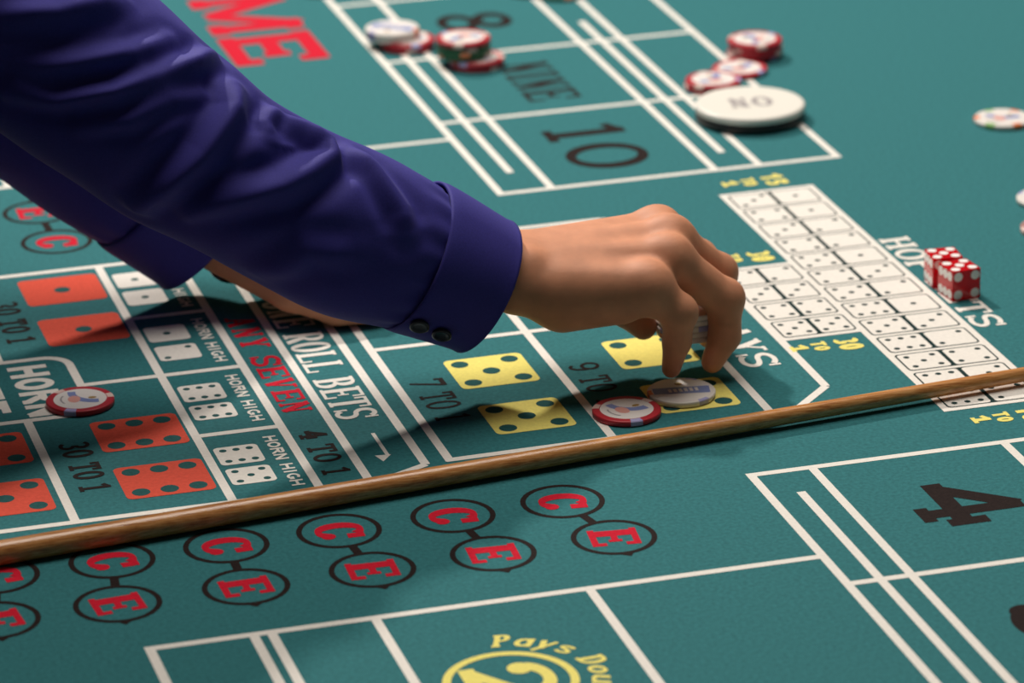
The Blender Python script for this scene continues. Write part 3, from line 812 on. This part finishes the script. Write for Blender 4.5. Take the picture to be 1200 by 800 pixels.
# the hidden-away upper parts of the figure, beyond the left of the picture
hr_V, hr_F = surface_nets(lambda P: np.maximum(np.linalg.norm((P - (HEAD + (-8, 0, 12))) / np.array((1.14, .92, 1.20)), axis=-1) - 97,
                                               (P[..., 0] - HEAD[0]) * .8 - (P[..., 2] - HEAD[2]) * .9 - 22), (-480, 90, 460), (-210, 340, 730), 6.0)
mesh('hair', to_world(smooth_mesh(hr_V, hr_F, 2)), [tuple(int(i) for i in q) for q in hr_F], 'hair', person, True)
def ball(name, c, r, m, sc=(1, 1, 1)):
    bm = bmesh.new(); bmesh.ops.create_icosphere(bm, subdivisions=3, radius=r / 1000)
    for v in bm.verts: v.co = Vector((v.co.x * sc[0], v.co.y * sc[1], v.co.z * sc[2])) + Vector(to_world([c])[0])
    return from_bm(name, bm, m, person, True)
for s in (-1, 1):
    ball('eye', HEAD + (86, s * 33, 2), 12, 'eye'); ball('iris', HEAD + (95, s * 33, 2), 5.5, 'iris')
ball('mouth', HEAD + (92, 0, -58), 16, 'lip', (.6, 1.3, .45))
sh_V, sh_F = surface_nets(lambda P: np.maximum(smin(smin(cone(P, (-800, 170, 215), (-560, 150, 390), 132, 128), cone(P, (-800, 270, 215), (-560, 290, 390), 132, 128), 60),
                                                    smin(cone(P, (-500, 80, 405), (-500, 360, 415), 84, 84), cone(P, (-500, 220, 440), NECK, 84, 68), 30), 70),
                                               -(P[..., 0] + 800) * .55 - (P[..., 2] - 160) * .8), (-960, -40, 100), (-380, 480, 580), 8.0)
mesh('shirt_body', to_world(smooth_mesh(sh_V, sh_F, 2)), [tuple(int(i) for i in q) for q in sh_F], 'shirt', person, True)
def legs(P):
    d = None
    for s in (-1, 1):
        c = smin(cone(P, (-805, 220 + s * 80, 190), (-800, 220 + s * 95, -330), 112, 80), cone(P, (-800, 220 + s * 95, -330), (-815, 220 + s * 100, -690), 78, 62), 25)
        d = c if d is None else smin(d, c, 20)
    return d
lg_V, lg_F = surface_nets(legs, (-960, -20, -745), (-640, 460, 330), 10.0)
mesh('trousers', to_world(smooth_mesh(lg_V, lg_F, 2)), [tuple(int(i) for i in q) for q in lg_F], 'trouser', person, True)
for s in (-1, 1):
    bm = box_bm((0.76 - 0.87, s * .105 - .05, 0.0), (0.76 - 0.645, s * .105 + .05, .085), .03); from_bm('shoe', bm, 'vinyl', person, True)

# ------------------------------------------------------------------ sleeves
# SLEEVE-CORE-BEGIN
VIEW = np.array((-0.2528, -0.8977, 0.3600))        # from the layout toward the room's near end
def catmull(pts, n):
    pts = np.array(pts, float); p = np.vstack([2 * pts[0] - pts[1], pts, 2 * pts[-1] - pts[-2]])
    out = []
    m = len(pts) - 1
    for t in np.linspace(0, m, n):
        i = min(int(t), m - 1); u = t - i; a, b, c, d = p[i:i + 4]
        out.append(0.5 * ((2 * b) + (-a + c) * u + (2 * a - 5 * b + 4 * c - d) * u * u + (-a + 3 * b - 3 * c + d) * u ** 3))
    return np.array(out)
def loft(stations, ns, nt):
    """stations: x, y, z, radius. Returns points (ns, nt, 3), normals, arc length s and angles (0 = near side, 90 = top)"""
    C = catmull(stations, ns * 4)
    seg = np.r_[0, np.cumsum(np.linalg.norm(np.diff(C[:, :3], axis=0), axis=1))]
    s = np.linspace(0, seg[-1], ns); C = np.stack([np.interp(s, seg, C[:, k]) for k in range(4)], 1)
    T = np.gradient(C[:, :3], axis=0); T /= np.linalg.norm(T, axis=1)[:, None]
    e1 = VIEW - (T @ VIEW)[:, None] * T; e1 /= np.linalg.norm(e1, axis=1)[:, None]
    e2 = np.cross(e1, T); e2 *= np.sign(e2[:, 2:3] + 1e-9)
    th = np.linspace(-np.pi, np.pi, nt, endpoint=False)
    N = e1[:, None] * np.cos(th)[None, :, None] + e2[:, None] * np.sin(th)[None, :, None]
    return C[:, None, :3] + N * C[:, None, 3:4], N, s, th, C[:, 3]
MAIN = [(-35.7, -72, 64.5, 38.8), (-76.7, -72, 87.4, 44.2), (-123.8, -72, 111.0, 48.0), (-166.6, -68, 138.6, 46.0), (-213.3, -58, 173.0, 51.5),
        (-256, -40, 210, 55.5), (-318, -8, 265, 60), (-400, 25, 345, 66), (-465, 45, 408, 70)]
LEFT = [(-154, 128, 45.5, 43.5), (-200, 132, 88.5, 49), (-242, 145, 126, 52), (-296, 178, 175.5, 52), (-370, 250, 268, 60), (-430, 335, 370, 66), (-470, 385, 425, 70)]
# SLEEVE-CORE-END
FOLDS_MAIN = [
    ([(313, -4), (290, 16), (279, 33), (270, 49)], 5.2, 6.0, 3.1),
    ([(286, -24), (264, 3), (246, 27), (236, 49)], 5.2, 6.0, 3.1),
    ([(286, -38), (264, -21), (244, 1), (231, 25), (219, 49), (213, 70)], 7.5, 6.0, 4.2),
    ([(247, -26), (231, -6), (226, 7), (221, 18), (211, 36)], 4.5, 5.0, 2.5),
    ([(201, -56), (196, -27), (191, 1), (190, 22), (189, 37), (193, 54)], 7.5, 6.5, 4.2),
    ([(181, -38), (163, -11), (147, 9), (137, 27), (128, 47), (132, 58), (146, 62), (162, 60)], 7.5, 7.0, 4.2),
    ([(118, 66), (100, 52), (79, 27), (73, 14)], 4.5, 6.0, 2.5),
    ([(130, -62), (119, -22), (96, -11)], 3.0, 7.0, 1.7),
    ([(167, 62), (169, 46), (164, 38)], 2.2, 4.0, 1.7),
]
FOLDS_LEFT = []
def displace(Pts, N, s, th, R, folds, seed, amp=0.5):
    S, TH = np.meshgrid(s, th, indexing='ij'); RR = R[:, None] * np.ones_like(TH)
    D = amp * (np.sin(S * .11 + 2.1 * np.sin(TH * 2 + seed)) * .8 + np.sin(S * .05 - TH * 3 + seed))
    for pts, h, w, v in folds:
        best = np.full(S.shape, 1e9); sgn = np.zeros(S.shape); frac = np.zeros(S.shape)
        tot = len(pts) - 1
        for i in range(tot):
            (s0, t0), (s1, t1) = pts[i], pts[i + 1]
            t0, t1 = math.radians(t0), math.radians(t1)
            ax, ay = s1 - s0, (t1 - t0) * RR
            dT = (TH - t0 + np.pi) % (2 * np.pi) - np.pi
            px, py = S - s0, dT * RR
            u = np.clip((px * ax + py * ay) / (ax * ax + ay * ay + 1e-9), 0, 1)
            dx, dy = px - u * ax, py - u * ay; dd = np.hypot(dx, dy)
            m = dd < best; best = np.where(m, dd, best)
            sgn = np.where(m, np.sign(ax * py - ay * px), sgn); frac = np.where(m, (i + u) / tot, frac)
        env = np.clip(np.sin(np.pi * (0.08 + 0.84 * frac)) * 1.4, 0, 1)
        D += h * env * np.exp(-(best / w) ** 2)
        D -= v * env * np.exp(-((best - 1.9 * w) / (0.9 * w)) ** 2)
    return Pts + N * D[..., None]
def tube(name, Pg, m, close=False, thick=.9):
    ns, nt = Pg.shape[:2]
    V = to_world(Pg.reshape(-1, 3)); F = []
    for i in range(ns - 1):
        for j in range(nt):
            j2 = (j + 1) % nt; F.append((i * nt + j, i * nt + j2, (i + 1) * nt + j2, (i + 1) * nt + j))
    o = mesh(name, V, F, m, person, True)
    bm = bmesh.new(); bm.from_mesh(o.data); bmesh.ops.recalc_face_normals(bm, faces=bm.faces); bm.to_mesh(o.data); bm.free()
    md = o.modifiers.new('thickness', 'SOLIDIFY'); md.thickness = thick / 1000; md.offset = -1
    return o
CUFF_LEN = 47.0
def sleeve(stations, folds, seed, ns, nt):
    Pg, N, s, th, R = loft(stations, ns, nt)
    k = int(np.searchsorted(s, CUFF_LEN - 3))
    full = displace(Pg, N, s, th, R, folds, seed)
    # the sleeve is gathered into the cuff
    S = s[:, None]; TH = th[None, :]
    tuck = np.exp(-np.clip(S - CUFF_LEN, 0, None) / 11.0)
    full = full + N * (tuck * (-2.4 + 1.1 * np.sin(TH * 17 + seed) * np.exp(-((S - CUFF_LEN - 10) / 12.0) ** 2)))[..., None]
    tube('sleeve', full[k:], 'shirt')
    c = int(np.searchsorted(s, CUFF_LEN))
    cuff = Pg[:c + 1] + N[:c + 1] * (0.9 + 0.5 * np.sin(TH * 3 + 1 + S[:c + 1] * .03) + .8 * np.exp(-S[:c + 1] / 2.5) - .8 * np.exp(-(CUFF_LEN - S[:c + 1]).clip(0) / 2.0))[..., None]
    cf = tube('cuff', cuff, 'shirt', thick=1.8)
    return Pg, N, s, th
mP, mN, mS, mT = sleeve(MAIN, FOLDS_MAIN, 0.7, 360, 200)
lP, lN, lS, lT = sleeve(LEFT, FOLDS_LEFT, 2.3, 180, 110)
def button(P, N, name='button'):
    vs, fs = lathe([(.0046, -.0006), (.0056, 0), (.0056, .0014), (.0047, .0021), (.0034, .0015), (.0020, .0013)], 24)
    o = mesh(name, vs, fs, 'button', person, True)
    q = Vector(N).to_track_quat('Z', 'Y'); o.rotation_mode = 'QUATERNION'; o.rotation_quaternion = q
    o.location = Vector(to_world([P + N * 1.9])[0])
def at(P, s, th, sv, tv):
    i = int(np.argmin(abs(s - sv))); j = int(np.argmin(abs((th - math.radians(tv) + np.pi) % (2 * np.pi) - np.pi))); return i, j
BUTTONS = [(40, -51), (24, -53)]
for sv, tv in BUTTONS:
    i, j = at(mP, mS, mT, sv, tv); button(mP[i, j], mN[i, j])

# wristwatch on the left wrist
watch_c = LWr + (31, -1, -13); ax = (LK - LWr) / np.linalg.norm(LK - LWr)
def ring_band():
    e1 = np.cross(ax, (0, 0, 1)); e1 /= np.linalg.norm(e1); e2 = np.cross(e1, ax)
    vs, fs = [], []; n = 40
    for off, dr in ((-6, 0), (-6, 2.2), (6, 2.2), (6, 0)):
        for k in range(n):
            a = 2 * math.pi * k / n; vs.append(watch_c + ax * off + e1 * math.cos(a) * (29 + dr) + e2 * math.sin(a) * (20 + dr))
    for i in range(4):
        for k in range(n):
            fs.append((i * n + k, i * n + (k + 1) % n, ((i + 1) % 4) * n + (k + 1) % n, ((i + 1) % 4) * n + k))
    mesh('watch_strap', to_world(vs), fs, 'strap', person, True)
    vs, fs = lathe([(.010, 0), (.011, .001), (.011, .005), (.009, .0065)], 28)
    o = mesh('watch_case', vs, fs, ['steel'], person, True)
    nrm = Vector(e1 * .75 * (-1 if e1[1] > 0 else 1) - e2 * .65)
    q = e1 * 22 * (-1 if e1[1] > 0 else 1) - e2 * 14
    o.rotation_mode = 'QUATERNION'; o.rotation_quaternion = nrm.to_track_quat('Z', 'Y'); o.location = Vector(to_world([watch_c + q])[0])
ring_band()
